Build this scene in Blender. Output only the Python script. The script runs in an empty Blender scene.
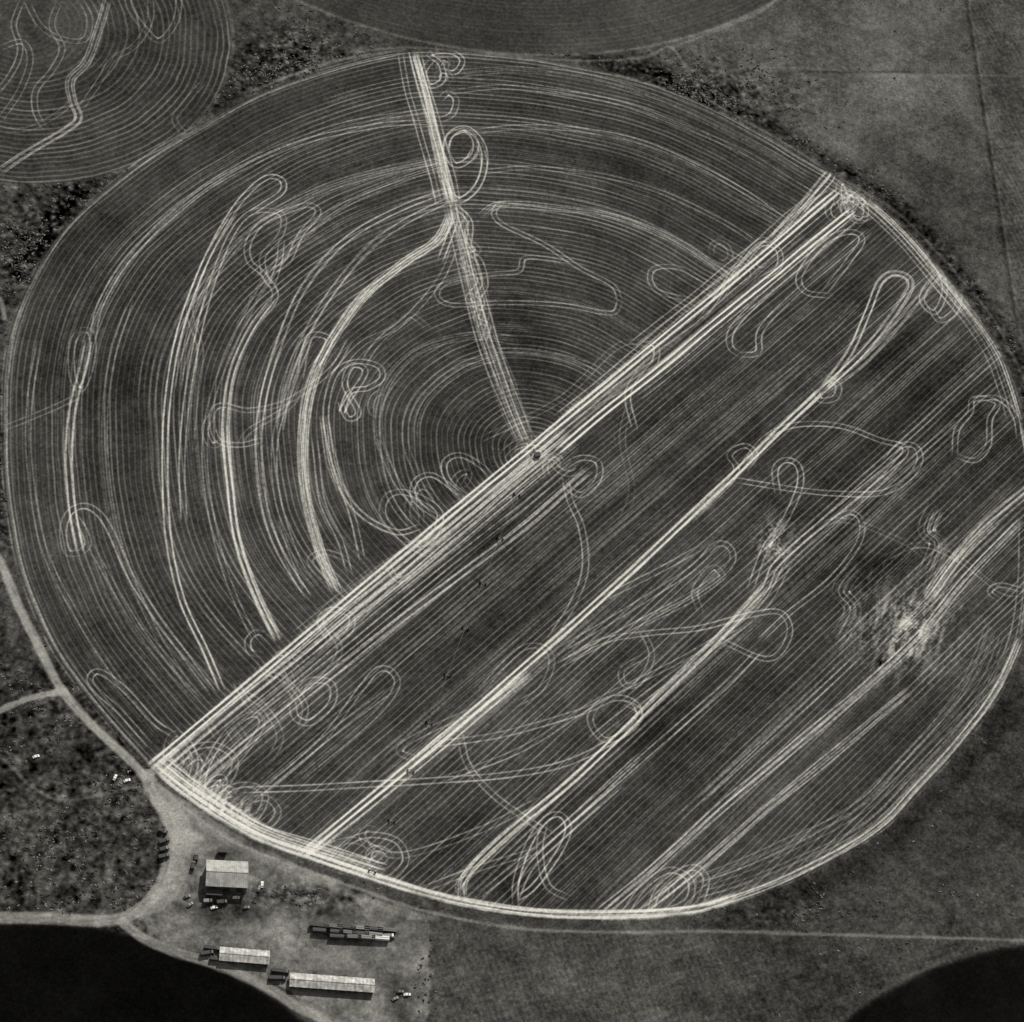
import bpy, numpy as np, math, time
from mathutils import Matrix, Vector
T0=time.time()
rng=np.random.default_rng(7)
sc=bpy.context.scene
# ------------------------------------------------------------------ survey frame
TILT,ROLL,DIST,FPX=0.6282,0.2769,2552.0,3365.8
PIV=(535.,452.)
def rz(a): return np.array([[math.cos(a),-math.sin(a),0],[math.sin(a),math.cos(a),0],[0,0,1.]])
RZ=rz(-ROLL)
F=RZ@np.array([0,math.sin(TILT),-math.cos(TILT)])
R0=np.array([1,0,0.]);U0=np.array([0,math.cos(TILT),math.sin(TILT)])
CR=RZ@(math.cos(ROLL)*R0+math.sin(ROLL)*U0)
CU=RZ@(-math.sin(ROLL)*R0+math.cos(ROLL)*U0)
CP=-DIST*(F+(PIV[0]-512)/FPX*CR+(511-PIV[1])/FPX*CU)
def G(P):
    """survey plan coords -> ground metres"""
    P=np.atleast_2d(np.asarray(P,float))
    d=F+((P[:,0]-512)/FPX)[:,None]*CR+((511-P[:,1])/FPX)[:,None]*CU
    return (CP+d*(-CP[2]/d[:,2])[:,None])[:,:2]
def plan(x,y):
    dx,dy,dz=x-CP[0],y-CP[1],-CP[2]
    w=dx*F[0]+dy*F[1]+dz*F[2]
    return (512+FPX*(dx*CR[0]+dy*CR[1]+dz*CR[2])/w, 511-FPX*(dx*CU[0]+dy*CU[1]+dz*CU[2])/w)
# ------------------------------------------------------------------ grid
CELL=0.56
M=50
cor=G([(-M,-M),(1024+M,-M),(1024+M,1022+M),(-M,1022+M)])
x0,y0=cor.min(0);x1,y1=cor.max(0)
nx=int((x1-x0)/CELL)+1;ny=int((y1-y0)/CELL)+1
nx+=nx%2;ny+=ny%2
xs=(x0+np.arange(nx)*CELL).astype(np.float32);ys=(y0+np.arange(ny)*CELL).astype(np.float32)
X,Y=np.meshgrid(xs,ys)
U,V=plan(X,Y);U=U.astype(np.float32);V=V.astype(np.float32)
inside=(U>-M)&(U<1024+M)&(V>-M)&(V<1022+M)
def vnoise(x,y,sx,sy,seed):
    r=np.random.default_rng(seed).random((256,256)).astype(np.float32)
    a=x/sx+37.3;b=y/sy+91.7
    i=np.floor(a).astype(np.int32);j=np.floor(b).astype(np.int32)
    fa=(a-i).astype(np.float32);fb=(b-j).astype(np.float32)
    fa=fa*fa*(3-2*fa);fb=fb*fb*(3-2*fb)
    i0=i&255;i1=(i+1)&255;j0=j&255;j1=(j+1)&255
    return (r[j0,i0]*(1-fa)+r[j0,i1]*fa)*(1-fb)+(r[j1,i0]*(1-fa)+r[j1,i1]*fa)*fb-0.5
def fbm(x,y,s,seed,o=3):
    t=0;a=1
    for k in range(o):
        t=t+a*vnoise(x,y,s/2**k,s/2**k,seed+k);a*=.55
    return t
fy=np.fft.fftfreq(ny);fx=np.fft.rfftfreq(nx)
def blur(a,sig_m):
    s=sig_m/CELL
    k=np.exp(-2*(math.pi*s)**2*(fy[:,None]**2+fx[None,:]**2))
    return np.fft.irfft2(np.fft.rfft2(a)*k,s=(ny,nx)).astype(np.float32)
white=rng.standard_normal((ny,nx)).astype(np.float32)
grain=blur(white,0.5);grain/=grain.std()
grain2=blur(rng.standard_normal((ny,nx)),1.2);grain2/=grain2.std()
# ------------------------------------------------------------------ field geometry
BP=[(410,50),(470,53),(540,60),(590,69),(640,80),(700,102),(760,133),(800,157),(835,176),(870,199),(905,231),(945,277),(975,315),(1000,352),(1014,387),(1024,420),(1031,465),(1034,520),(1032,585),(1024,640),(1006,682),(985,716),(955,753),(920,791),(890,823),(850,851),(800,877),(740,901),(700,913),(640,919),(560,919),(500,913),(440,901),(380,883),(310,860),(260,843),(225,824),(185,797),(148,768),(110,725),(80,690),(55,655),(35,615),(18,570),(8,520),(3,470),(2,430),(3,380),(10,330),(25,290),(50,245),(75,215),(110,185),(150,155),(200,125),(250,97),(300,78),(350,62),(400,51)]
gb=G(BP);tb=np.arctan2(gb[:,1],gb[:,0]);rb=np.hypot(gb[:,0],gb[:,1])
o=np.argsort(tb);tb=tb[o];rb=rb[o]
tt=np.linspace(-math.pi,math.pi,721)
rr=np.interp(tt,np.r_[tb[-3:]-2*math.pi,tb,tb[:3]+2*math.pi],np.r_[rb[-3:],rb,rb[:3]])
kk=np.exp(-np.linspace(-2,2,15)**2);kk/=kk.sum()
rr=np.convolve(np.r_[rr[-8:-1],rr,rr[1:8]],kk,'valid')
TH=np.arctan2(Y,X);RR=np.hypot(X,Y)
RHO=(RR*400/np.interp(TH,tt,rr)).astype(np.float32)
dA,dB=G([(150,765),(845,186)])
dd=(dB-dA)/np.linalg.norm(dB-dA);nn=np.array([-dd[1],dd[0]])
S=((X-dA[0])*nn[0]+(Y-dA[1])*nn[1]).astype(np.float32)   # >0 : upper-left side
Tl=((X-dA[0])*dd[0]+(Y-dA[1])*dd[1]).astype(np.float32)
def circ3(a,b,c):
    g=G([a,b,c]);A=2*(g[1:]-g[0]);bb=(g[1:]**2).sum(1)-(g[0]**2).sum()
    ct=np.linalg.solve(A,bb);return ct,np.linalg.norm(g[0]-ct)
def dcirc(c): return (np.hypot(X-c[0][0],Y-c[0][1])-c[1]).astype(np.float32)
cUL=circ3((231,30),(190,130),(40,184));cT=circ3((300,0),(520,53),(770,2))
cBL=circ3((0,923),(150,940),(305,1022));cBR=circ3((845,1022),(925,973),(1024,945))
dUL=dcirc(cUL);dT=dcirc(cT);dBL=dcirc(cBL);dBR=dcirc(cBR)
en=fbm(X,Y,14,11,3)*5
dMain=RHO-400+en*.5
# ------------------------------------------------------------------ tracks
class Splat:
    def __init__(s): s.p=[];s.w=[]
    def add(s,g,w): s.p.append(g);s.w.append(w)
    def raster(s):
        g=np.concatenate(s.p);w=np.concatenate(s.w)
        a=(g[:,0]-x0)/CELL;b=(g[:,1]-y0)/CELL
        i=np.floor(a).astype(int);j=np.floor(b).astype(int);fa=a-i;fb=b-j
        ok=(i>0)&(j>0)&(i<nx-2)&(j<ny-2);i,j,fa,fb,w=i[ok],j[ok],fa[ok],fb[ok],w[ok]
        acc=np.zeros(nx*ny)
        for di,dj,ww in ((0,0,(1-fa)*(1-fb)),(1,0,fa*(1-fb)),(0,1,(1-fa)*fb),(1,1,fa*fb)):
            acc+=np.bincount((j+dj)*nx+i+di,weights=w*ww,minlength=nx*ny)
        return acc.reshape(ny,nx)
fine=Splat();road=Splat()
def cat(P):
    P=np.asarray(P,float)
    if len(P)<3:return P
    Q=np.vstack([2*P[0]-P[1],P,2*P[-1]-P[-2]]);out=[]
    t=np.linspace(0,1,14,endpoint=False)[:,None]
    for k in range(len(P)-1):
        a,b,c,d=Q[k:k+4]
        out.append(.5*((2*b)+(c-a)*t+(2*a-5*b+4*c-d)*t*t+(3*b-a-3*c+d)*t**3))
    return np.vstack(out+[P[-1:]])
def resamp(g,ds):
    L=np.r_[0,np.cumsum(np.linalg.norm(np.diff(g,axis=0),axis=1))]
    if L[-1]<1:return None,None
    s=np.arange(0,L[-1],ds)
    return np.c_[np.interp(s,L,g[:,0]),np.interp(s,L,g[:,1])],s
def line_noise(s,step,lo,hi):
    n=int(s[-1]/step)+3
    return np.interp(s,np.arange(n)*step,rng.uniform(lo,hi,n))
def tracks(P,amp=.5,gap=4.2,n=1,jit=2.,spl=None,ground=False,fade=None):
    g=np.asarray(P,float) if ground else G(cat(P))
    g,s=resamp(g,.3)
    if g is None:return
    if amp<.62: amp*=1.3
    gap=gap*rng.uniform(.9,1.15)
    for r in range(n):
        gg=g
        t=np.gradient(gg,axis=0);t/=np.linalg.norm(t,axis=1)[:,None]+1e-9
        nrm=np.c_[-t[:,1],t[:,0]]
        off=(rng.normal(0,jit) if n>1 else 0)+line_noise(s,45,-.35-jit*.3*(n>1),.35+jit*.3*(n>1))
        env=np.clip(np.minimum(s+2,s[-1]-s+2)/12,0,1)
        if fade is not None: env=env*np.interp(s/s[-1],[0,1],fade)
        for sd in ((-.5,.5) if gap else (0,)):
            w=amp*env*line_noise(s,4,.68,1.25)*line_noise(s,35,.6,1.25)*rng.uniform(.75,1.15)
            q=gg+nrm*(off+sd*gap)[:,None]
            (spl or fine).add(q,w*.3/CELL)
def E(cx,cy,rx,ry,amp=.4,rot=0,a0=0,a1=360,n=1):
    a=np.radians(np.linspace(a0,a1,20));c,s_=math.cos(math.radians(rot)),math.sin(math.radians(rot))
    k=1+.12*np.sin(2*a+rng.uniform(0,6))+np.linspace(0,rng.uniform(-.2,.3),20)
    x=rx*np.cos(a)*k;y=ry*np.sin(a)*k
    tracks(np.c_[cx+x*c-y*s_,cy+x*s_+y*c],amp,n=n,jit=1.5)
TR=[
# --- radial wedge track and its loops
([(412,52),(420,85),(432,125),(442,165),(452,205)],.5,6,3.6),
([(452,205),(463,245),(472,285),(484,330),(498,370),(512,410),(528,445)],.17,6,4.8),
([(446,205),(456,245),(465,285),(478,335),(494,380),(520,440)],.34,1,0),
([(458,205),(469,245),(480,288),(492,330),(505,372),(530,440)],.42,1,0),
([(452,205),(463,245),(473,285),(485,330),(499,370),(513,410),(528,445)],.4,1,0),
([(416,55),(428,95),(441,150),(452,203)],.8,2,1.2),
([(432,60),(424,72),(430,86),(443,80),(441,64),(430,54),(450,52),(462,60),(455,72),(440,70)],.5,1,0),
([(440,120),(452,114),(456,100),(448,93),(440,100)],.5,1,0),
([(446,190),(460,200),(478,185),(485,160),(480,140),(465,128),(450,135),(446,150),(455,165),(468,160),(475,148)],.6,1,1.5),
([(455,205),(475,190),(484,165),(478,140)],.4,1,0),
([(446,152),(450,136),(466,130),(476,142),(472,158),(456,160)],.5,1,0),
([(470,215),(462,232),(468,250),(480,262),(485,285),(478,300),(486,330)],.35,1,0),
([(440,170),(448,190),(455,215),(450,235),(440,262)],.6,1,0),
([(455,205),(470,222),(468,250)],.5,1,0),
([(470,290),(482,300),(476,318),(488,326),(482,345)],.35,1,0),
([(460,235),(478,250),(462,262),(480,280),(468,300),(486,312),(480,332)],.3,1,0),
# --- upper-left long tracks
([(222,690),(205,650),(182,600),(169,540),(165,470),(168,400),(180,330),(205,262),(230,215),(250,190),(268,177),(282,180),(282,192),(262,206),(240,222),(222,255),(203,315),(188,390),(182,460),(184,520)],.55,1,0),
([(222,690),(205,650),(182,600),(169,540),(165,470),(168,400),(180,330),(205,262),(235,212)],.5,1,0),
([(280,640),(258,595),(238,540),(230,480),(226,425),(232,375),(250,330),(275,298),(264,275),(250,262),(248,245),(260,225),(285,212),(308,205),(318,213),(300,235),(287,262),(268,272)],.7,1,1.2),
([(278,640),(256,595),(237,540),(229,480),(225,425),(232,372),(252,328),(274,298)],.95,1,1.0),
([(278,640),(256,595),(237,540),(229,480),(225,425)],.7,2,.9),
([(337,592),(320,552),(307,500),(303,450),(308,400),(322,358),(345,320),(370,290),(405,262),(437,240),(452,212)],1.1,3,.9),
([(350,575),(340,540),(322,500),(315,440)],.45,1,0),
([(362,560),(352,515),(335,465),(326,415),(335,375),(355,362),(378,366),(382,378),(368,388),(350,392),(342,412),(348,400),(365,372),(352,366),(345,385),(358,412),(348,418),(340,400)],.45,1,0),
([(326,415),(335,470),(360,510),(395,530),(420,525)],.4,2,1.5),
([(446,190),(400,208),(362,228),(328,255),(300,292),(280,338),(265,388),(258,440),(262,500),(280,552),(308,598)],.42,2,2),
([(448,200),(405,222),(368,248),(333,290),(306,335),(288,385),(280,430)],.33,2,2),
([(446,165),(400,180),(345,205),(300,240),(262,290),(240,330)],.28,2,2),
([(262,440),(240,445),(218,440),(212,415),(222,405),(250,410),(290,400),(330,370),(350,340)],.36,1,0),
([(300,380),(305,350),(312,335),(328,338),(325,352),(310,372)],.42,1,0),
([(240,445),(250,430),(290,405),(302,380)],.3,1,0),
([(245,215),(262,210),(282,215),(280,235),(262,258),(270,285),(278,265),(282,240)],.4,1,0),
([(88,340),(82,370),(72,410),(68,460),(72,510),(80,553)],.7,2,.8),
([(78,330),(90,332),(93,350),(88,375),(80,390),(72,375),(72,345),(80,330)],.4,1,0),
([(80,553),(67,552),(63,530),(70,512),(85,506),(100,515),(112,535),(130,575),(155,615),(185,655),(215,695)],.42,1,0),
([(80,553),(88,545),(84,530),(74,515)],.42,1,0),
([(92,340),(100,305),(125,262),(165,222),(220,180),(300,143),(380,125),(430,122)],.42,1,0),
([(0,430),(25,420),(60,405),(80,395)],.28,1,0),
([(90,545),(110,580),(140,630),(170,670),(200,702)],.32,1,0),
([(150,745),(120,712),(96,690),(90,678),(100,672),(125,690),(155,722),(175,735)],.38,1,0),
([(40,340),(30,400),(30,470),(45,550),(80,620),(125,690)],.22,1,0),
([(130,300),(110,370),(105,450),(118,540),(150,620),(190,690)],.22,1,0),
([(270,640),(258,632),(248,640),(250,652),(262,655)],.38,1,0),
([(340,590),(320,575),(310,560),(325,552),(350,560)],.33,1,0),
([(300,590),(285,550),(275,520)],.33,1,0),
([(440,160),(380,172),(320,190),(260,222),(215,270),(190,330),(180,390)],.26,2,1.5),
([(430,110),(340,125),(240,165),(170,215),(120,275),(90,335)],.28,1,0),
([(520,340),(470,335),(420,350),(385,385),(378,430),(395,480),(420,510)],.22,2,3),
([(500,360),(455,365),(415,400),(405,440),(420,480)],.2,1,0),
([(205,262),(190,310),(200,350),(195,400),(190,450)],.26,1,0),
([(240,330),(215,390),(205,450),(212,520),(232,590),(255,640)],.3,1,0),
([(310,335),(290,390),(275,440),(278,500),(298,560),(320,590)],.36,1,0),
([(212,415),(205,430),(212,445),(225,440)],.33,1,0),
# --- upper right arcs
([(450,92),(500,87),(560,92),(620,103),(680,125),(740,150),(790,180),(820,198)],.33,1,0),
([(470,132),(520,127),(580,130),(640,142),(700,168),(745,192),(785,220)],.38,1,0),
([(480,172),(530,168),(600,175),(660,192),(720,220),(760,245)],.3,1,0),
([(480,215),(500,204),(550,207),(610,215),(665,235),(710,262),(735,280)],.38,2,1.5),
([(620,300),(612,285),(580,268),(545,245),(505,226),(494,215),(498,205),(510,203)],.42,1,0),
([(620,300),(615,312),(600,312),(570,306),(530,303),(490,303),(455,305),(440,300),(438,290),(452,280),(490,274),(518,271),(524,258),(545,258),(570,262)],.38,1,0),
([(490,350),(540,352),(590,365),(605,375)],.28,1,0),
([(690,300),(660,292),(650,280),(655,268),(680,268),(712,285)],.38,1,0),
([(430,330),(410,315),(395,328),(360,345),(330,380)],.28,1,0),
([(455,245),(440,280),(410,315),(380,340),(362,365)],.33,1,0),
([(455,75),(520,72),(600,82),(680,110),(760,150),(810,180)],.18,2,1.5),
# --- loops along diagonal
([(430,555),(410,545),(385,520),(385,500),(400,492),(425,500),(440,515),(430,540),(405,545)],.42,1,0),
([(440,520),(415,500),(415,482),(432,475),(455,490),(465,500)],.42,1,0),
([(470,500),(448,480),(445,462),(460,455),(480,465),(495,480)],.42,1,0),
([(560,480),(580,495),(598,480),(598,462),(580,458),(560,470)],.42,1,0),
([(330,640),(320,622),(330,610),(350,615),(350,630),(338,640)],.4,1,0),
([(565,475),(570,500),(582,530),(585,570),(572,605),(550,640)],.42,1,0),
([(630,400),(622,440),(632,490),(622,520)],.14,1,0),
([(480,440),(560,400),(620,345),(655,350),(650,368),(630,385)],.24,1,0),
([(640,345),(655,345),(655,362),(640,372),(628,395),(635,430)],.38,1,0),
([(720,300),(735,275),(760,245),(778,250),(778,268),(758,280)],.45,1,0),
([(700,320),(715,300),(740,262),(762,240),(775,248)],.4,1,0),
([(770,240),(800,205),(828,172),(832,180),(800,215)],.45,2,2),
# --- lower right straight tracks
([(300,856),(420,757),(530,662),(600,600),(700,507),(770,440),(822,390)],1.0,3,.9),
([(300,856),(330,838),(420,765),(530,672)],.7,2,1),
([(822,390),(850,350),(868,310),(880,282),(895,273),(910,280),(905,298),(870,345),(822,392)],.55,2,1),
([(822,390),(862,360),(905,312),(940,270)],.4,2,1.5),
([(822,375),(838,385),(835,398),(820,400),(815,388)],.5,1,0),
([(690,520),(735,475),(730,455),(745,446),(755,455),(745,470)],.4,1,0),
([(740,470),(765,438),(795,425),(840,426),(880,440),(905,448),(895,465),(860,500),(800,550),(760,590)],.42,1,0),
([(735,480),(780,487),(830,493),(880,493),(908,478),(920,460),(915,446),(900,446),(885,462)],.42,1,0),
([(462,898),(462,880),(500,842),(570,782),(640,715),(700,655),(760,595),(780,560),(850,500),(905,455)],.75,1,1.2),
([(462,898),(466,876),(500,840),(570,782),(640,716),(710,648),(765,585)],.9,2,.9),
([(750,590),(765,550),(785,520),(800,485),(798,465),(785,460),(775,470),(778,495)],.45,1,0),
([(760,640),(790,612),(830,580),(858,545),(862,522),(850,512),(830,522)],.38,1,0),
([(480,690),(520,650),(545,648),(552,665),(540,690),(515,705)],.33,1,0),
([(560,650),(620,615),(690,570),(715,545),(730,548),(730,565),(700,590),(640,622),(560,665)],.45,1,0),
([(600,600),(660,570),(700,548)],.4,1,0),
([(640,625),(690,600),(718,580),(722,575),(712,568),(695,590),(700,612)],.38,1,0),
([(560,665),(600,642),(650,633),(700,628),(750,615),(780,612),(790,630),(780,652),(762,658),(720,640)],.42,1,0),
([(640,628),(652,655),(640,682),(625,685),(622,670),(645,655)],.38,1,0),
([(240,790),(300,788),(380,784),(440,780),(500,776),(560,765),(605,745),(635,722),(636,705),(615,698),(580,712),(500,735),(430,745)],.45,1,0),
([(440,780),(520,750),(600,700),(680,660),(740,625)],.36,1,0),
([(460,735),(468,765),(490,792),(520,815),(552,835)],.33,1,0),
([(420,760),(400,750),(430,730),(500,700)],.28,1,0),
([(265,790),(320,742),(360,690),(378,670),(392,672),(396,688),(370,720),(300,778)],.42,1,0),
([(292,702),(308,682),(330,683),(332,702),(312,722),(296,718),(292,702)],.4,1,0),
([(190,800),(215,770),(300,700),(420,605),(520,530),(590,470)],.62,2,1.6),
([(185,790),(240,735),(330,662),(430,580),(530,500),(575,462)],.42,1,0),
([(250,800),(330,735),(390,690)],.38,1,0),
([(515,905),(516,880),(528,845),(545,820),(560,815),(568,828),(560,850),(535,885),(515,900)],.6,1,0),
([(515,900),(530,868),(560,838),(620,785)],.55,1,0),
([(300,862),(350,840),(400,855),(480,830),(540,800)],.33,1,0),
([(545,820),(540,850),(548,885),(570,898)],.33,1,0),
([(600,913),(650,872),(720,808),(800,742),(870,682),(920,635),(965,580),(1022,520)],.8,2,1),
([(640,913),(700,866),(760,815),(850,740),(910,690)],.45,2,1.5),
([(625,912),(645,885),(670,870),(690,880),(688,900),(665,912)],.45,1,0),
([(650,912),(660,888),(690,868),(706,878),(700,905)],.45,1,0),
([(1034,485),(985,525),(950,565),(925,600)],.5,3,1.8),
([(1000,520),(960,560),(925,605),(880,650)],.35,2,2),
([(955,455),(957,430),(970,412),(972,400),(985,398),(998,404),(990,420),(988,445),(975,460),(957,456)],.45,1,0),
([(972,400),(998,398),(1015,415),(1020,440)],.45,1,0),
([(830,296),(806,292),(800,275),(825,242),(850,232),(862,240),(848,262),(825,292)],.45,1,0),
([(740,355),(730,345),(735,325),(770,290),(830,240),(860,215)],.48,1,0),
([(740,355),(758,352),(762,328),(800,290),(870,230)],.42,1,0),
([(870,200),(890,215),(915,240),(938,268),(945,290),(935,312),(922,300),(930,280)],.5,1,0),
([(940,270),(958,290),(955,310),(940,320),(930,305)],.38,1,0),
([(560,830),(640,760),(720,690),(760,650)],.48,1,0),
([(480,895),(560,830),(640,755)],.48,1,0),
([(380,780),(460,720),(530,670)],.28,2,2),
([(935,505),(926,530),(938,545),(926,575)],.2,4,3),
([(838,640),(852,610),(840,590),(858,565)],.18,3,3),
([(880,560),(920,545),(960,560),(1000,590),(1024,595)],.22,1,2),
([(1000,600),(990,592),(1000,585),(1024,590)],.35,1,0),
([(800,540),(840,520),(900,540),(930,560)],.15,1,0),
([(590,740),(640,700),(700,655),(760,610),(790,560)],.33,1,0),
([(600,700),(590,720),(605,740),(630,730),(640,712),(620,700)],.38,1,0),
([(700,800),(780,728),(860,655)],.38,1,0),
([(420,890),(480,868),(540,850)],.33,1,0),
([(700,440),(760,390),(820,340),(860,300)],.22,1,0),
([(780,490),(840,440),(900,385),(960,330)],.28,1,0),
([(820,540),(900,470),(960,420)],.22,1,0),
([(330,860),(352,840),(375,835),(398,842),(405,862),(385,880),(360,872)],.42,1,0),
# --- headland turning marks near the field entrance
([(175,770),(190,750),(215,745),(235,760),(225,785),(200,795),(180,785)],.35,1,0),
([(200,800),(205,770),(225,735),(250,715),(262,722),(250,745),(225,775)],.35,1,0),
([(215,815),(228,790),(250,785),(265,795),(258,815),(240,825),(225,812)],.42,1,0),
([(235,828),(245,805),(265,798),(278,812),(265,832)],.38,1,0),
([(185,735),(195,760),(190,790),(205,812)],.33,1,0),
([(235,690),(262,705),(280,735),(270,760)],.22,1,0),
([(255,670),(285,680),(305,705),(300,730)],.22,1,0),
([(325,625),(340,650),(320,680),(300,690)],.22,1,0),
([(385,560),(400,580),(430,560),(455,535)],.28,1,0),
# --- upper left field
([(108,0),(100,30),(88,62),(72,80),(74,100),(80,118),(68,130),(30,152),(0,172)],.42,2,1.2),
([(60,0),(52,25),(62,48),(52,70),(36,90),(36,112),(46,130)],.32,1,0),
([(-10,100),(10,75),(20,50),(14,25),(22,0)],.3,1,0),
([(0,48),(22,42),(30,60),(20,90),(0,120)],.28,1,0),
([(80,110),(100,80),(112,60),(135,45),(150,20),(150,-10)],.28,1,0),
([(180,-10),(176,20),(160,40),(146,30),(130,8),(128,-10)],.3,1,0),
([(26,0),(40,25),(60,38),(84,40),(90,20),(82,0)],.3,1,0),
([(0,130),(30,128),(60,112),(75,98)],.25,1,0),
([(205,80),(180,110),(175,120),(185,132),(200,122)],.22,1,0),
]
for P,amp,n,jit in TR: tracks(P,amp,n=n,jit=jit)
def DL(off,xa,xb,amp,n=1,jit=1.,endoff=None):
    """machine pass parallel to the crop rows, off = plan offset from the field divide"""
    f=lambda x,o_:(x+.64*o_,765-(x-150)*.8331+.77*o_)
    o2=off if endoff is None else endoff
    k=6;P=[f(xa+(xb-xa)*i/k+0,off+(o2-off)*i/k+rng.normal(0,.6)) for i in range(k+1)]
    tracks(P,amp,n=n,jit=jit)
DL(0,148,838,1.3,3,.8);DL(-7,560,836,.4,1,2);DL(8,150,560,.85,2,.9,10)
DL(-13,640,826,.4,1);DL(4,420,840,.35,2,3);DL(15,300,540,.45,2,2.5)
DL(20,545,838,1.3,3,.8,23);DL(31,620,830,.42,1,2);DL(16,150,545,.4,1,2);DL(14,540,800,.22,1)
DL(25,230,545,.45,1,1.6);DL(22,380,560,.3,2,2)
for k in range(12):DL(rng.uniform(-12,30),(a:=rng.uniform(200,650)),a+rng.uniform(60,160),.2,1,1,rng.uniform(-10,28))
for k in range(26): # turning scuffs across the headland
    a=rng.uniform(172,300);b=765-(a-150)*.833+rng.uniform(4,50)
    if b<815: tracks([(a-8,b-rng.uniform(6,16)),(a,b),(a+rng.uniform(6,14),b+rng.uniform(8,20))],.2,n=1)
def perim(a,b,amp,n,jit,inset=0.):
    P=np.array(BP[a:b+1],float);g=G(cat(P));r=np.linalg.norm(g,axis=1)[:,None];g=g*(r-inset)/r
    tracks(g,amp,n=n,jit=jit,ground=True)
perim(27,38,.85,5,1.6,2);perim(28,36,.45,3,2.5,5);perim(33,38,.55,6,4,7);perim(35,38,.5,4,3,5)
perim(19,28,.55,3,1.6,2.5);perim(19,28,.17,5,7,16);perim(17,28,.22,1,2,9)
perim(9,15,.7,3,1.4,2);perim(15,19,.4,2,2,2);perim(8,12,.45,3,3,5);perim(11,15,.26,2,4,10)
perim(0,8,.3,2,1,1.5);perim(38,47,.3,2,1,1.5);perim(47,58,.25,2,1,1.5)
def rloops(cx,cy,sx,sy,k,amp,r=(6,15)):
    for _ in range(k):
        E(cx+rng.normal(0,sx),cy+rng.normal(0,sy),rng.uniform(*r),rng.uniform(*r)*.7,amp*rng.uniform(.6,1.2),rng.uniform(0,180),0,rng.uniform(200,340))
rloops(850,203,14,7,9,.5,(6,16));rloops(215,800,18,10,6,.38);rloops(250,812,12,6,4,.35,(6,13));rloops(375,862,12,9,3,.3)
rloops(535,456,16,9,6,.4,(6,14));rloops(280,665,12,9,3,.25,(5,11));rloops(425,515,22,14,2,.25);rloops(470,492,20,14,2,.25)
rloops(180,752,12,8,3,.25);rloops(745,272,20,14,3,.3);rloops(365,385,10,12,1,.3,(6,12));rloops(665,895,20,7,2,.3,(8,14));rloops(436,66,9,7,3,.4,(5,9))
# generic worn machine passes following the crop geometry
for k in range(95):
    r=rng.uniform(60,396);th=rng.uniform(0,2*math.pi);sp=rng.uniform(.3,1.6)
    a=np.linspace(th,th+sp,60);g=np.c_[r*np.cos(a),r*np.sin(a)]*(np.interp((a+math.pi)%(2*math.pi)-math.pi,tt,rr)/400)[:,None]
    s_=(g-dA)@nn; g=g[s_>8]
    if len(g)>8 and np.abs(np.diff(g,axis=0)).max()<80: tracks(g,rng.uniform(.05,.18),ground=True)
for k in range(85):
    s_=-rng.uniform(38,330);t0=rng.uniform(-50,700);t1=t0+rng.uniform(80,380)
    t=np.linspace(t0,t1,60);g=dA+np.outer(t,dd)+s_*nn
    r=np.hypot(*g.T)*400/np.interp(np.arctan2(g[:,1],g[:,0]),tt,rr);g=g[r<392]
    if len(g)>8: tracks(g,rng.uniform(.05,.2),ground=True)
# slanted short cultivator strokes in the blown-out soil
for cx,cy,sx,sy,k in ((905,630,26,26,95),(775,545,9,13,22),(945,540,10,22,12)):
    for _ in range(k):
        a=rng.normal(0,1)*sx+cx;b=rng.normal(0,1)*sy+cy;l=rng.uniform(5,16)
        tracks([(a,b),(a+l*.35,b-l)],rng.uniform(.1,.26),gap=0 if rng.random()<.6 else 3)
acc=blur(fine.raster(),.29)*2.05*(CELL/.6)
haze=blur(np.minimum(acc,3),3.5)
wear=1-np.exp(-acc*(1.08+.16*grain.clip(-2,2)))
# ------------------------------------------------------------------ roads
def rline(P,w,amp):
    g,s=resamp(G(cat(P)),.3);t=np.gradient(g,axis=0);t/=np.linalg.norm(t,axis=1)[:,None];nr=np.c_[-t[:,1],t[:,0]]
    for o_ in np.arange(-w/2,w/2+.01,.5):
        road.add(g+nr*(o_+line_noise(s,6,-.5,.5))[:,None],amp*line_noise(s,8,.8,1.1)*.3/CELL)
rline([(-40,500),(0,562),(18,605),(38,645),(62,690),(95,728),(130,760),(148,782)],5.5,.95)
rline([(148,770),(150,790),(168,815),(172,845),(163,880),(145,905),(120,919),(80,920),(40,918),(-40,917)],8,.65)
rline([(160,790),(185,830),(180,870),(165,900),(135,915)],9,.3)
rline([(-40,722),(0,710),(30,698),(55,693),(68,692)],4,.8)
rline([(120,919),(140,936),(175,952),(220,966),(262,985),(300,1008),(325,1022),(345,1050)],6.5,.65)
rline([(150,775),(190,812),(235,842),(300,868),(370,893),(430,912),(520,928),(620,932),(720,931),(820,934),(1024,940),(1080,942)],1.8,.4)
rline([(200,822),(250,852),(330,885),(400,912),(440,918)],6,.22)
rline([(-40,745),(0,757),(30,785),(60,800),(100,795),(140,785)],2,.22)
rline([(-10,290),(0,300),(5,320)],3,.5)
rline([(408,50),(350,58),(300,72),(250,92)],2,.3)
rline([(820,166),(780,140),(740,118),(700,92),(672,48),(640,58),(560,60),(420,48),(350,52)],1.5,.26)
rline([(672,48),(760,12),(780,-10)],1.5,.22)
rline([(840,178),(900,215),(960,278),(1000,330),(1030,400),(1040,480)],2,.18)
rline([(700,70),(790,68),(900,74),(1024,76)],1.2,.10)
racc=blur(road.raster(),.6)
rw=1-np.exp(-racc*1.6)
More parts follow.
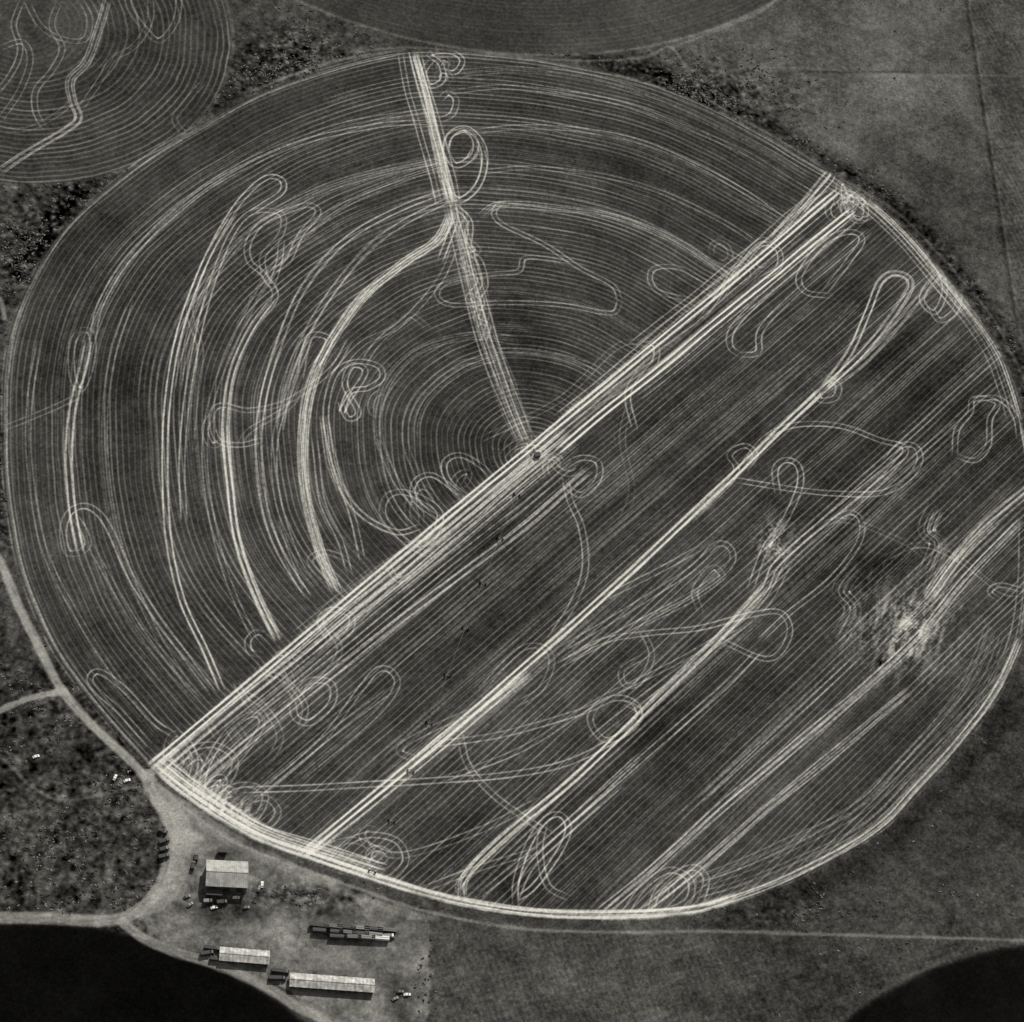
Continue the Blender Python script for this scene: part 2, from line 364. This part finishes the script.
# ------------------------------------------------------------------ tone painting (display greys of dry soil / crop)
def sm(d,w): return 1/(1+np.exp(np.clip(-d/w,-30,30)))
def blob(cx,cy,rx,ry): return np.exp(-(((U-cx)/rx)**2+((V-cy)/ry)**2))
big=fbm(X,Y,130,21,4);mid=fbm(X,Y,32,31,3);small=fbm(X,Y,8,41,3)
g=68+big*15+mid*11+small*14+grain*5.5+grain2*3.5
ur=sm(U-660,20)*sm(330-V,20)
g+=ur*(9+16*blob(860,100,110,70)-14*blob(930,220,60,110)+8*blob(720,25,60,25)-14*blob(800,130,40,30)+mid*8)
fl=np.abs(U-(966+V*.155)) # old fence line
g-=ur*20*np.exp(-(fl/2.0)**2);g+=ur*12*np.exp(-((U-(969+V*.155))/1.2)**2)
g-=ur*26*np.exp(-((V-72)/1.2)**2)*sm(U-800,3)*sm(905-U,8)
g+=ur*10*np.exp(-((V-76)/2)**2)*sm(U-860,3)*sm(1010-U,3)
rows_p=(np.cos(2*math.pi*(X*.96+Y*.28+mid*2)/4.2)*3.4+np.cos(2*math.pi*(X*-.28+Y*.96+mid*2)/5.3)*2.2)*(1+1.2*big)
g+=(ur*sm(U-966-V*.155,2)+sm(V-930,3)*sm(U-432,3)*.8)*rows_p*1.2
ub=sm(V-925,3)*sm(U-430,3)
g+=ub*(5+6*mid-8*blob(800,980,60,60))
lr=sm(U-700,30)*sm(V-700,20)
g-=lr*6
ll=sm(180-U,10)*sm(V-640,20)
speck=np.sign(grain2)*np.abs(grain2)**1.3
g+=ll*(-10+small*24+speck*8)
rim=np.exp(-((RHO-412)/9)**2)
rimz=sm(U-560,20)*sm(420-V,20)+sm(250-U,20)*sm(330-V,20)*.8
g-=rim*30*np.clip(rimz+lr*.6,0,1)
g+=rim*rimz*speck*9
band=np.clip(blob(290,60,70,32)+blob(45,235,55,60)+blob(700,92,80,26)*1.0+blob(0,480,14,80),0,1)
g+=band*(-17+small*40+speck*14)
g+=blob(770,910,60,14)*(grain2*8+6)+blob(424,985,7,50)*(25+grain2*30)
# main crop circle
up=sm(S,1.0)
rn=RHO+vnoise(X,Y,26,26,51)*1.4
def rows(c,sp,seed,along,la):
    k=np.floor(c/sp).astype(np.int32);ph=c/sp-k
    br=np.random.default_rng(seed).random(4096).astype(np.float32)[k%4096]
    ln=np.exp(-((ph-.5)/.16)**2)
    return ln*(14+34*br)*(1+1.0*vnoise(along,c,la,sp*3,seed+1))-ln.mean()*22
up_rows=rows(rn,4.3,61,TH*200,38)+.25*rows(rn+1.2,2.15,63,TH*200,25)
sl=S+vnoise(X,Y,40,40,53)*1.2
dn_rows=rows(sl,4.1,65,Tl,55)+.25*rows(sl+1,2.05,66,Tl,30)
fu=64+up_rows+big*15+mid*10+small*7-14*blob(515,345,55,75)-10*np.exp(-(RR/110)**2)-5*blob(90,470,70,200)+4*blob(330,180,120,70)-7*blob(650,150,90,50)
radn=vnoise(TH*100,RR,9,160,71)
fu+=radn*9
fd=61+dn_rows*.95+big*17+mid*13+small*7-9*blob(840,370,150,100)-7*blob(650,450,90,70)-5*blob(430,620,120,50)+5*blob(600,820,200,70)-6*blob(700,790,60,40)+vnoise(Tl,S,150,9,73)*12
fd-=18*blob(900,560,70,9)*(.6+mid)+12*blob(830,575,50,12)
f=fu*up+fd*(1-up)+grain*4.2+grain2*2
f+=np.clip(haze,0,1.2)*22
lig=blob(905,630,44,40)*.62+blob(775,543,17,22)*.6+blob(852,200,20,9)*.8+blob(220,810,38,12)*.75+blob(172,768,20,10)*.35
stro=np.clip(.40+2.0*vnoise((X*.93-Y*.37),(X*.37+Y*.93),2.6,14,81)+1.0*small+.2*grain,0,1.3)
f+=lig*stro*128
f-=60*blob(882,663,5,3)
f+=(230-f)*np.clip(wear,0,1)*.96
mm=sm(-dMain,.7)
g=g*(1-mm)+f*mm
# upper left field
k=np.hypot(X-cUL[0][0],Y-cUL[0][1]);fUL=68+rows(k+mid*2.2+big*3,4.9,91,np.arctan2(Y-cUL[0][1],X-cUL[0][0])*120,30)*1.05*(.2+.8*np.clip((k-30)/70,0,1))+big*20+mid*14+grain*4+grain2*3+np.clip(haze,0,1)*20
fUL+=(220-fUL)*wear*.9
m=sm(-(dUL+en*.4),.8);g=g*(1-m)+fUL*m;g+=16*np.exp(-((dUL-1)/1.6)**2)
# top field
k=np.hypot(X-cT[0][0],Y-cT[0][1]);fT=61+rows(k,4.6,95,X,60)*.22+big*12+mid*8+grain*4+grain2*2+6*sm(U-560,60)
m=sm(-(dT+en*.2),.8)*sm(150-V,5);g=g*(1-m)+fT*m;g+=26*np.exp(-((dT-1.5)/1.5)**2)*sm(150-V,5)
# irrigated dark crops
fK=20+grain*1.5+mid*4+small*2
mBL=sm(-(dBL+en*.4),1)*sm(V-850,5);g=g*(1-mBL)+fK*mBL
mBR=sm(-(dBR+en*.4),1)*sm(V-850,5);g=g*(1-mBR)+(fK+4)*mBR;g+=10*np.exp(-((dBR-3)/2.5)**2)*sm(V-850,5)
# farm yard
def pip(poly):
    P=np.array(poly,float);c=np.zeros(U.shape,bool)
    for (xa,ya),(xb,yb) in zip(P,np.roll(P,-1,0)):
        if ya==yb: continue
        c^=((V>ya)!=(V>yb))&(U<(xb-xa)*(V-ya)/(yb-ya)+xa)
    return c
yard=pip([(150,780),(185,800),(228,830),(300,866),(395,900),(430,922),(428,1010),(420,1082),(320,1082),(320,1022),(290,990),(210,960),(150,940),(140,912),(165,880),(172,840),(150,800)]).astype(np.float32)
yard=np.clip(blur(yard,1.5),0,1);yard=sm(yard-.5+small*.25,.08)*(1-mm)*(1-mBL)
rowsn=fbm(X*.5,Y,9,101,3)
fy_=108+mid*30+small*28+rowsn*16+grain*5+grain2*5+24*blob(180,830,18,60)-50*blob(310,895,75,13)-40*blob(225,907,60,9)+8*blob(300,955,110,14)-30*blob(400,1000,14,40)-25*blob(300,915,90,6)-20*blob(240,860,50,12)
fy_+=blob(310,897,75,13)*speck*12
g=g*(1-yard)+fy_*yard
ro=np.clip(rw,0,1)*(1-mm*.9)
g=g+(156+small*20+grain*5-g)*ro*(g<155)
g=np.clip(g,8,236)
KEXP=1.12
tone=((g/255.)**2.25/KEXP).astype(np.float32)
# labels -> separate real surfaces
lab=np.zeros(U.shape,np.int8)
lab[dMain<0]=1;lab[(dUL<0)&(U<300)&(V<250)]=2;lab[(dT<0)&(V<150)]=3;lab[mBL>.5]=4;lab[mBR>.5]=5
lab[(yard>.5)]=6;lab[(ro>.35)&(lab==0)]=7
# ------------------------------------------------------------------ materials
def soil_mat(name,scale=.9,amp=.25,bump=.25,const=None):
    m=bpy.data.materials.new(name);m.use_nodes=True;N=m.node_tree.nodes;L=m.node_tree.links
    b=N['Principled BSDF'];N.remove(b);b=N.new('ShaderNodeBsdfDiffuse');b.inputs['Roughness'].default_value=0
    L.new(b.outputs[0],N['Material Output'].inputs['Surface'])
    tc=N.new('ShaderNodeTexCoord')
    n=N.new('ShaderNodeTexNoise');n.inputs['Scale'].default_value=scale;n.inputs['Detail'].default_value=1.5;n.inputs['Roughness'].default_value=.7
    L.new(tc.outputs['Object'],n.inputs['Vector'])
    mr=N.new('ShaderNodeMapRange');mr.inputs[1].default_value=.25;mr.inputs[2].default_value=.75;mr.inputs[3].default_value=1-amp;mr.inputs[4].default_value=1+amp
    L.new(n.outputs[0],mr.inputs[0])
    mu=N.new('ShaderNodeMath');mu.operation='MULTIPLY';L.new(mr.outputs[0],mu.inputs[0])
    if const is None:
        a=N.new('ShaderNodeAttribute');a.attribute_name='dryness';L.new(a.outputs['Fac'],mu.inputs[1])
    else:
        n2=N.new('ShaderNodeTexNoise');n2.inputs['Scale'].default_value=.006;n2.inputs['Detail'].default_value=8;L.new(tc.outputs['Object'],n2.inputs['Vector'])
        m2=N.new('ShaderNodeMapRange');m2.inputs[1].default_value=.3;m2.inputs[2].default_value=.7;m2.inputs[3].default_value=const*.6;m2.inputs[4].default_value=const*1.4
        L.new(n2.outputs[0],m2.inputs[0]);L.new(m2.outputs[0],mu.inputs[1])
    mx=N.new('ShaderNodeVectorMath');mx.operation='SCALE';mx.inputs[0].default_value=(1.0,.975,.89);L.new(mu.outputs[0],mx.inputs['Scale'])
    L.new(mx.outputs[0],b.inputs['Color'])
    return m
names=['pasture','crop_circle_field','crop_circle_field','crop_circle_field','irrigated_crop_field','irrigated_crop_field','farm_yard','dirt_road']
mats=[soil_mat('rough_pasture',.7,.35,.4),soil_mat('tilled_soil',1.1,.2,.25)]
mats+=[mats[1],soil_mat('stubble',1.0,.25,.2),soil_mat('wet_alfalfa',.8,.3,.3)]
mats+=[mats[4],soil_mat('packed_dirt',.6,.25,.2),soil_mat('gravel_dust',.8,.2,.2)]
ii,jj=np.meshgrid(np.arange(nx-1),np.arange(ny-1))
okf=inside[:-1,:-1]&inside[1:,1:]
q00=(jj*nx+ii)
co_all=np.empty((ny*nx,3),np.float32);co_all[:,0]=X.ravel();co_all[:,1]=Y.ravel();co_all[:,2]=0
tf=tone.ravel()
flab=lab[:-1,:-1]
for Lb in range(8):
    sel=q00[okf&(flab==Lb)]
    if len(sel)==0: continue
    quads=np.stack([sel,sel+1,sel+nx+1,sel+nx],1).ravel()
    flag=np.zeros(nx*ny,bool);flag[quads]=True
    vi=np.flatnonzero(flag);remap=np.zeros(nx*ny,np.int32);remap[vi]=np.arange(len(vi),dtype=np.int32)
    me=bpy.data.meshes.new(names[Lb]);me.vertices.add(len(vi));me.vertices.foreach_set('co',co_all[vi].ravel())
    me.loops.add(len(quads));me.loops.foreach_set('vertex_index',remap[quads])
    me.polygons.add(len(sel));me.polygons.foreach_set('loop_start',np.arange(0,len(quads),4,dtype=np.int32))
    me.update(calc_edges=True)
    a=me.attributes.new('dryness','FLOAT','POINT');a.data.foreach_set('value',tf[vi])
    me.materials.append(mats[Lb])
    ob=bpy.data.objects.new(names[Lb],me);sc.collection.objects.link(ob)
# far ground
me=bpy.data.meshes.new('ground');s=20000
me.from_pydata([(-s,-s,-.3),(s,-s,-.3),(s,s,-.3),(-s,s,-.3)],[],[(0,1,2,3)]);me.materials.append(soil_mat('steppe_soil',.05,.2,.2,const=.048))
sc.collection.objects.link(bpy.data.objects.new('ground',me))
print('terrain',nx,ny,time.time()-T0)
# ------------------------------------------------------------------ helpers for built objects
def flat_mat(name,v,rough=.7,amp=.2,scale=2,metal=0,stripe=None):
    m=bpy.data.materials.new(name);m.use_nodes=True;N=m.node_tree.nodes;L=m.node_tree.links
    b=N['Principled BSDF'];b.inputs['Roughness'].default_value=rough;b.inputs['Metallic'].default_value=metal
    tc=N.new('ShaderNodeTexCoord');n=N.new('ShaderNodeTexNoise');n.inputs['Scale'].default_value=scale;n.inputs['Detail'].default_value=5
    L.new(tc.outputs['Object'],n.inputs['Vector'])
    mr=N.new('ShaderNodeMapRange');mr.inputs[1].default_value=.3;mr.inputs[2].default_value=.7;mr.inputs[3].default_value=v*(1-amp);mr.inputs[4].default_value=v*(1+amp)
    L.new(n.outputs[0],mr.inputs[0]);out=mr.outputs[0]
    if stripe:
        w=N.new('ShaderNodeTexWave');w.inputs['Scale'].default_value=stripe;w.bands_direction='X';w.inputs['Distortion'].default_value=.6;L.new(tc.outputs['Object'],w.inputs['Vector'])
        m2=N.new('ShaderNodeMapRange');m2.inputs[3].default_value=.84;m2.inputs[4].default_value=1.05;L.new(w.outputs['Fac'],m2.inputs[0])
        mu=N.new('ShaderNodeMath');mu.operation='MULTIPLY';L.new(out,mu.inputs[0]);L.new(m2.outputs[0],mu.inputs[1]);out=mu.outputs[0]
    mx=N.new('ShaderNodeVectorMath');mx.operation='SCALE';mx.inputs[0].default_value=(1,.975,.90);L.new(out,mx.inputs['Scale']);L.new(mx.outputs[0],b.inputs['Base Color'])
    return m
MR=flat_mat('weathered_tin_roof',.30,.7,.35,.3,stripe=.25);MR2=flat_mat('pale_tin_roof',.36,.7,.55,.35,stripe=.12);MW=flat_mat('board_wall',.07,.8);MD=flat_mat('dark_opening',.012);MT=flat_mat('tarp_dark',.03,.8)
MP=flat_mat('white_paint',.6,.4,.1);MPD=flat_mat('dark_paint',.04,.4);MG=flat_mat('glass_dark',.02,.1);MTY=flat_mat('rubber',.02,.9);MS=flat_mat('galvanized_steel',.12,.6);MRD=flat_mat('dull_paint',.12,.5)
def meshobj(name,verts,faces,mat,parent=None,fm=None):
    me=bpy.data.meshes.new(name);me.from_pydata([tuple(v) for v in verts],[],faces)
    for m_ in (mat if isinstance(mat,(list,tuple)) else [mat]): me.materials.append(m_)
    if fm: 
        for p,k_ in zip(me.polygons,fm): p.material_index=k_
    me.update();ob=bpy.data.objects.new(name,me);sc.collection.objects.link(ob)
    if parent: ob.parent=parent
    return ob
def boxv(x0_,x1_,y0_,y1_,z0_,z1_):
    return [(x0_,y0_,z0_),(x1_,y0_,z0_),(x1_,y1_,z0_),(x0_,y1_,z0_),(x0_,y0_,z1_),(x1_,y0_,z1_),(x1_,y1_,z1_),(x0_,y1_,z1_)]
BF=[(3,2,1,0),(4,5,6,7),(0,1,5,4),(1,2,6,5),(2,3,7,6),(3,0,4,7)]
def box(name,b,mat,parent): return meshobj(name,boxv(*b),BF,mat,parent)
def place(name,pa,pb=None,ang=None):
    e=bpy.data.objects.new(name,None);sc.collection.objects.link(e)
    a=G([pa])[0]
    if pb is not None:
        b=G([pb])[0];e.location=((a[0]+b[0])/2,(a[1]+b[1])/2,0);d=b-a;e.rotation_euler[2]=math.atan2(d[1],d[0]);return e,np.linalg.norm(d)
    e.location=(a[0],a[1],0);e.rotation_euler[2]=ang or 0;return e
def building(name,pa,pb,depth,eave,ridge,roofm,wallm,doors=3,monitor=False,windows=4):
    e,Ln=place(name,pa,pb);h=Ln/2;d=depth/2
    meshobj('walls',[(-h,-d,0),(h,-d,0),(h,d,0),(-h,d,0),(-h,-d,eave),(h,-d,eave),(h,d,eave),(-h,d,eave),(-h,0,ridge),(h,0,ridge)],
      [(0,1,5,4),(2,3,7,6),(1,2,6,9,5),(3,0,4,8,7)],wallm,e)
    o_=.7;t=.15;sl_=(ridge-eave)/d
    for nm,sg in (('roof_slope_a',-1),('roof_slope_b',1)):
        y_=sg*(d+o_);z_=eave-o_*sl_+.05
        v=[(-h-o_,0,ridge+.05),(h+o_,0,ridge+.05),(h+o_,y_,z_),(-h-o_,y_,z_)]
        v+= [(a,b,c+t) for a,b,c in v]
        meshobj(nm,v,[(0,1,2,3),(7,6,5,4),(0,4,5,1),(1,5,6,2),(2,6,7,3),(3,7,4,0)],roofm,e)
    box('ridge_cap',(-h-o_,h+o_,-.3,.3,ridge+.22,ridge+.34),roofm,e)
    for k_ in range(doors):
        c=-h+(k_+.5)*Ln/doors;w=min(4.5,Ln/doors*.7)/2
        box('door_%d'%(k_+1),(c-w,c+w,-d-.06,-d-.003,0.02,eave*.75),MD,e)
    for k_ in range(windows):
        c=-h+(k_+1)*Ln/(windows+1)
        box('window_%d'%(k_+1),(c-.7,c+.7,d+.003,d+.06,eave*.45,eave*.7),MG,e)
    return e,Ln
barn,Ln=building('barn',(206,878),(246,880),19,7.5,10,MR,MW,3)
box('lean_to_roof',(-Ln/2,-Ln/2+11,-15,-9.9,4.0,4.2),MT,barn)
box('lean_to_post_1',(-Ln/2+.2,-Ln/2+.5,-14.8,-14.5,0,4.0),MW,barn);box('lean_to_post_2',(-Ln/2+10.5,-Ln/2+10.8,-14.8,-14.5,0,4.0),MW,barn)
building('long_shed',(220,956),(268,960),9,3.6,4.8,MR2,MW,8,windows=8)
building('long_shed',(290,982),(373,988),9,3.6,4.8,MR2,MW,12,windows=10)
def wheelset(e,xs_,w,r):
    k_=0
    for x_ in xs_:
        for y_ in (-w,w):
            k_+=1;a=np.linspace(0,2*math.pi,15)[:-1]
            v=[(x_+r*math.cos(t),y_-.15,r+r*math.sin(t)) for t in a]+[(x_+r*math.cos(t),y_+.15,r+r*math.sin(t)) for t in a]
            n=14;f_=[tuple(range(n))[::-1],tuple(range(n,2*n))]+[(i,(i+1)%n,n+(i+1)%n,n+i) for i in range(n)]
            meshobj('wheel_%d'%k_,v,f_,MTY,e)
def truck(p,ang,body=MP,bed=MT,L_=9.,name='farm_truck'):
    e=place(name,p,ang=ang);w=1.25
    meshobj('cab',[(L_/2-2.4,-w,.7),(L_/2,-w,.7),(L_/2,w,.7),(L_/2-2.4,w,.7),(L_/2-2.3,-w*.9,2.7),(L_/2-.9,-w*.9,2.7),(L_/2-.9,w*.9,2.7),(L_/2-2.3,w*.9,2.7)],BF,body,e)
    meshobj('windshield',[(L_/2-.1,-w*.85,1.2),(L_/2-.1,w*.85,1.2),(L_/2-.82,w*.78,2.6),(L_/2-.82,-w*.78,2.6)],[(0,1,2,3)],MG,e)
    box('bed',(-L_/2,L_/2-2.7,-w-.1,w+.1,1.0,1.3),bed,e)
    box('load',(-L_/2+.3,L_/2-3,-w,w,1.303,2.9),bed,e)
    box('chassis',(-L_/2+.2,L_/2-.2,-.5,.5,.6,.997),MPD,e)
    wheelset(e,(-L_/2+1.4,-L_/2+2.6,L_/2-1.5),w-.1,.5);return e
def car(p,ang,body):
    e=place('parked_car',p,ang=ang);w=.9
    prof=[(-2.4,.4),(2.4,.4),(2.4,.85),(1.2,1.0),(.5,1.55),(-1.3,1.55),(-1.9,1.05),(-2.4,.95)];n=len(prof)
    v=[(x_,-w,z_) for x_,z_ in prof]+[(x_,w,z_) for x_,z_ in prof]
    meshobj('body',v,[tuple(range(n)),tuple(range(n,2*n))[::-1]]+[(i,n+i,n+(i+1)%n,(i+1)%n) for i in range(n)],body,e)
    meshobj('windshield',[(1.17,-.75,1.06),(1.17,.75,1.06),(.56,.75,1.53),(.56,-.75,1.53)],[(0,1,2,3)],MG,e)
    wheelset(e,(-1.5,1.5),.82,.34)
def trailer(p,ang,mat,L_=12.):
    e=place('farm_trailer',p,ang=ang);w=1.3
    box('box',(-L_/2,L_/2,-w,w,1.1,3.6),mat,e);box('roof_ribs',(-L_/2+.3,L_/2-.3,-.15,.15,3.603,3.7),MPD,e)
    box('frame',(-L_/2+.2,L_/2-.2,-.5,.5,.75,1.097),MPD,e);box('drawbar',(L_/2,L_/2+2,-.1,.1,.8,1.0),MPD,e)
    wheelset(e,(-L_/2+1.5,-L_/2+2.8,L_/2-2.2),w-.1,.5)
for k_ in range(6):
    trailer((319+k_*13.5,927+k_*.9),rng.normal(-.08,.03),[MT,MPD,MT,MRD,MT,MPD][k_],13)
for k_ in range(5): trailer((321+k_*13,932+k_*1.0),rng.normal(-.05,.03),[MT,MT,MPD,MT,MRD][k_],12)
for k_ in range(4): trailer((338+k_*14,938+k_*.5),rng.normal(-.05,.03),[MT,MPD,MRD,MP][k_],12)
truck((388,937),.1,MP,MRD);truck((212,949),-.1,MPD,MT,11);truck((207,954),.2,MPD,MT,10);truck((280,972),-.1,MPD,MT,12);truck((277,979),0,MPD,MT,12);truck((216,960),-.1,MPD,MT,9)
for k_ in range(4): truck((163+rng.normal(0,1.5),834+k_*8+rng.normal(0,1)),.05+rng.normal(0,.35),[MPD,MPD,MRD,MPD][k_],MT,7+k_%2)
trailer((222,853),.0,MT,6);truck((193,866),1.4,MPD,MT,7);truck((196,858),1.5,MPD,MT,6)
truck((222,903),.1,MPD,MT,8);truck((208,902),.1,MPD,MRD,7)
for p,a,m_ in (((214,908),.3,MP),((236,898),.1,MP),((262,885),1.5,MP),((259,889),1.2,MRD),((206,897),.2,MPD),((400,992),.1,MPD),((407,995),.1,MP),((395,999),.5,MRD),((187,897),.4,MPD),((127,781),.4,MP),((115,778),1.2,MP),((36,757),.4,MP),((246,908),.2,MPD),((190,905),.7,MRD)): car(p,a,m_)
# ------------------------------------------------------------------ centre pivot irrigator
e=place('centre_pivot_irrigator',(533,452))
end=G([(372,872)])[0];st=G([(533,452)])[0];L_=np.linalg.norm(end-st);e.rotation_euler[2]=math.atan2(end[1]-st[1],end[0]-st[0])
def tube(name,pts,r,mat,parent,n=6):
    V_=[];F_=[]
    pts=[np.array(p,float) for p in pts]
    for a,b in zip(pts[:-1],pts[1:]):
        d=b-a;d/=np.linalg.norm(d);u_=np.cross(d,(0,0,1) if abs(d[2])<.9 else (1,0,0));u_/=np.linalg.norm(u_);w_=np.cross(d,u_);o_=len(V_)
        for c in (a,b):
            for t in range(n): V_.append(c+r*(u_*math.cos(2*math.pi*t/n)+w_*math.sin(2*math.pi*t/n)))
        F_+=[(o_+i,o_+(i+1)%n,o_+n+(i+1)%n,o_+n+i) for i in range(n)]
    return meshobj(name,V_,F_,mat,parent)
nt=9
for k_ in range(nt):
    a=L_*k_/nt;b=L_*(k_+1)/nt
    x_=np.linspace(a,b,9);z=3.8+1.2*np.sin(np.linspace(0,math.pi,9))
    tube('pipe_span_%d'%(k_+1),[(p,0,q) for p,q in zip(x_,z)],.085,MS,e)
    tr=[]
    for i in range(8):
        xm=(x_[i]+x_[i+1])/2;zz=(z[i]+z[i+1])/2-1.1
        tr+=[(x_[i],0,z[i]),(xm,0,zz),(x_[i+1],0,z[i+1])]
    tube('truss_%d'%(k_+1),tr,.018,MS,e,4)
    tube('tower_%d'%(k_+1),[(b,-2.2,.7),(b,0,3.8),(b,2.2,.7),(b,-2.2,.7)],.16,MS,e)
    wh=bpy.data.objects.new('wheels_%d'%(k_+1),None);sc.collection.objects.link(wh);wh.parent=e;wh.location=(b,0,0);wh.rotation_euler[2]=math.pi/2
    wheelset(wh,(-2.2,2.2),.0,.8)
tube('hub_frame',[(-1.8,-1.8,0),(0,0,4),(1.8,-1.8,0),(0,0,4),(1.8,1.8,0),(0,0,4),(-1.8,1.8,0)],.12,MS,e)
tube('riser_pipe',[(0,0,0),(0,0,4.2)],.25,MS,e)
box('control_panel',(-2.6,-1.6,-.5,.5,0,1.9),MPD,e)
ps=place('pump_shed',(537,456),ang=.3)
box('walls',(-2,2,-1.5,1.5,0,2.3),MD,ps);meshobj('roof',[(-2.3,-1.8,2.31),(2.3,-1.8,2.31),(2.3,1.8,2.7),(-2.3,1.8,2.7),(-2.3,-1.8,2.43),(2.3,-1.8,2.43),(2.3,1.8,2.82),(-2.3,1.8,2.82)],BF,MT,ps)
# ------------------------------------------------------------------ scrub
ph=(1+5**.5)/2
ico=np.array([(-1,ph,0),(1,ph,0),(-1,-ph,0),(1,-ph,0),(0,-1,ph),(0,1,ph),(0,-1,-ph),(0,1,-ph),(ph,0,-1),(ph,0,1),(-ph,0,-1),(-ph,0,1)])/math.sqrt(1+ph*ph)
icf=np.array([(0,11,5),(0,5,1),(0,1,7),(0,7,10),(0,10,11),(1,5,9),(5,11,4),(11,10,2),(10,7,6),(7,1,8),(3,9,4),(3,4,2),(3,2,6),(3,6,8),(3,8,9),(4,9,5),(2,4,11),(6,2,10),(8,6,7),(9,8,1)])
dens=(band*1.0+rim*.5*rimz+ll*.32+blob(760,905,70,20)*.3+blob(424,980,8,45)*.8+blob(310,897,75,12)*.5+lr*.03+ur*.004)
dens=dens*((lab==0)|((lab==6)&(blob(424,980,8,45)+blob(310,897,75,12)>.3)))*np.clip(.5+1.6*mid+.8*small,0,1)*inside*(ro<.2)
pr=(dens*.05).ravel();pick=np.flatnonzero(rng.random(pr.size)<pr)
print('bushes',len(pick))
if len(pick)>14000: pick=rng.choice(pick,14000,replace=False)
def scrub(name,pk,mat,smin,smax):
    c=co_all[pk];c=np.repeat(c,3,0)+np.c_[rng.normal(0,.6,(len(pk)*3,2)),np.zeros(len(pk)*3)]
    s_=rng.uniform(smin,smax,len(c))
    v=ico[None]*s_[:,None,None]*rng.uniform(.6,1.35,(len(c),12,1));v[:,:,2]*=.7;v[:,:,2]+=s_[:,None]*.25;v=v+c[:,None,:]
    f_=(icf[None]+12*np.arange(len(c))[:,None,None]).reshape(-1,3)
    me=bpy.data.meshes.new(name);me.vertices.add(len(c)*12);me.vertices.foreach_set('co',v.astype(np.float32).ravel())
    me.loops.add(f_.size);me.loops.foreach_set('vertex_index',f_.astype(np.int32).ravel());me.polygons.add(len(f_));me.polygons.foreach_set('loop_start',np.arange(0,f_.size,3,dtype=np.int32));me.update(calc_edges=True)
    me.materials.append(mat);sc.collection.objects.link(bpy.data.objects.new(name,me))
sp=rng.random(len(pick))<.6
scrub('sagebrush_scrub',pick[sp],flat_mat('sage_foliage',.03,.9,.4,.3),.35,.9)
scrub('dry_brush',pick[~sp],flat_mat('dry_brush_straw',.2,.9,.4,.3),.3,.65)
# ------------------------------------------------------------------ light
az=math.radians(68)
el=math.radians(38)
sd=Vector((math.cos(az)*math.cos(el),math.sin(az)*math.cos(el),math.sin(el)))
su=bpy.data.lights.new('sun','SUN');su.energy=5.0;su.angle=math.radians(.5);su.color=(1,.975,.93)
so=bpy.data.objects.new('sun',su);so.rotation_euler=sd.to_track_quat('Z','Y').to_euler();sc.collection.objects.link(so)
w=bpy.data.worlds.new('World');sc.world=w;w.use_nodes=True;N=w.node_tree.nodes;L=w.node_tree.links
sky=N.new('ShaderNodeTexSky');sky.sky_type='NISHITA';sky.sun_disc=False;sky.sun_elevation=el;sky.sun_rotation=math.pi/2-az
hs=N.new('ShaderNodeHueSaturation');hs.inputs['Saturation'].default_value=.05
L.new(sky.outputs[0],hs.inputs['Color']);L.new(hs.outputs[0],N['Background'].inputs[0]);N['Background'].inputs[1].default_value=.085
# ------------------------------------------------------------------ camera
cam=bpy.data.cameras.new('camera');co=bpy.data.objects.new('camera',cam);sc.collection.objects.link(co)
Rm=Matrix(((CR[0],CU[0],-F[0],CP[0]),(CR[1],CU[1],-F[1],CP[1]),(CR[2],CU[2],-F[2],CP[2]),(0,0,0,1)))
co.matrix_world=Rm;cam.sensor_fit='HORIZONTAL';cam.sensor_width=36;cam.lens=FPX/1024*36;cam.clip_start=10;cam.clip_end=60000
sc.camera=co
sc.view_settings.view_transform='Standard';sc.view_settings.look='None';sc.view_settings.exposure=0
print('done',time.time()-T0)
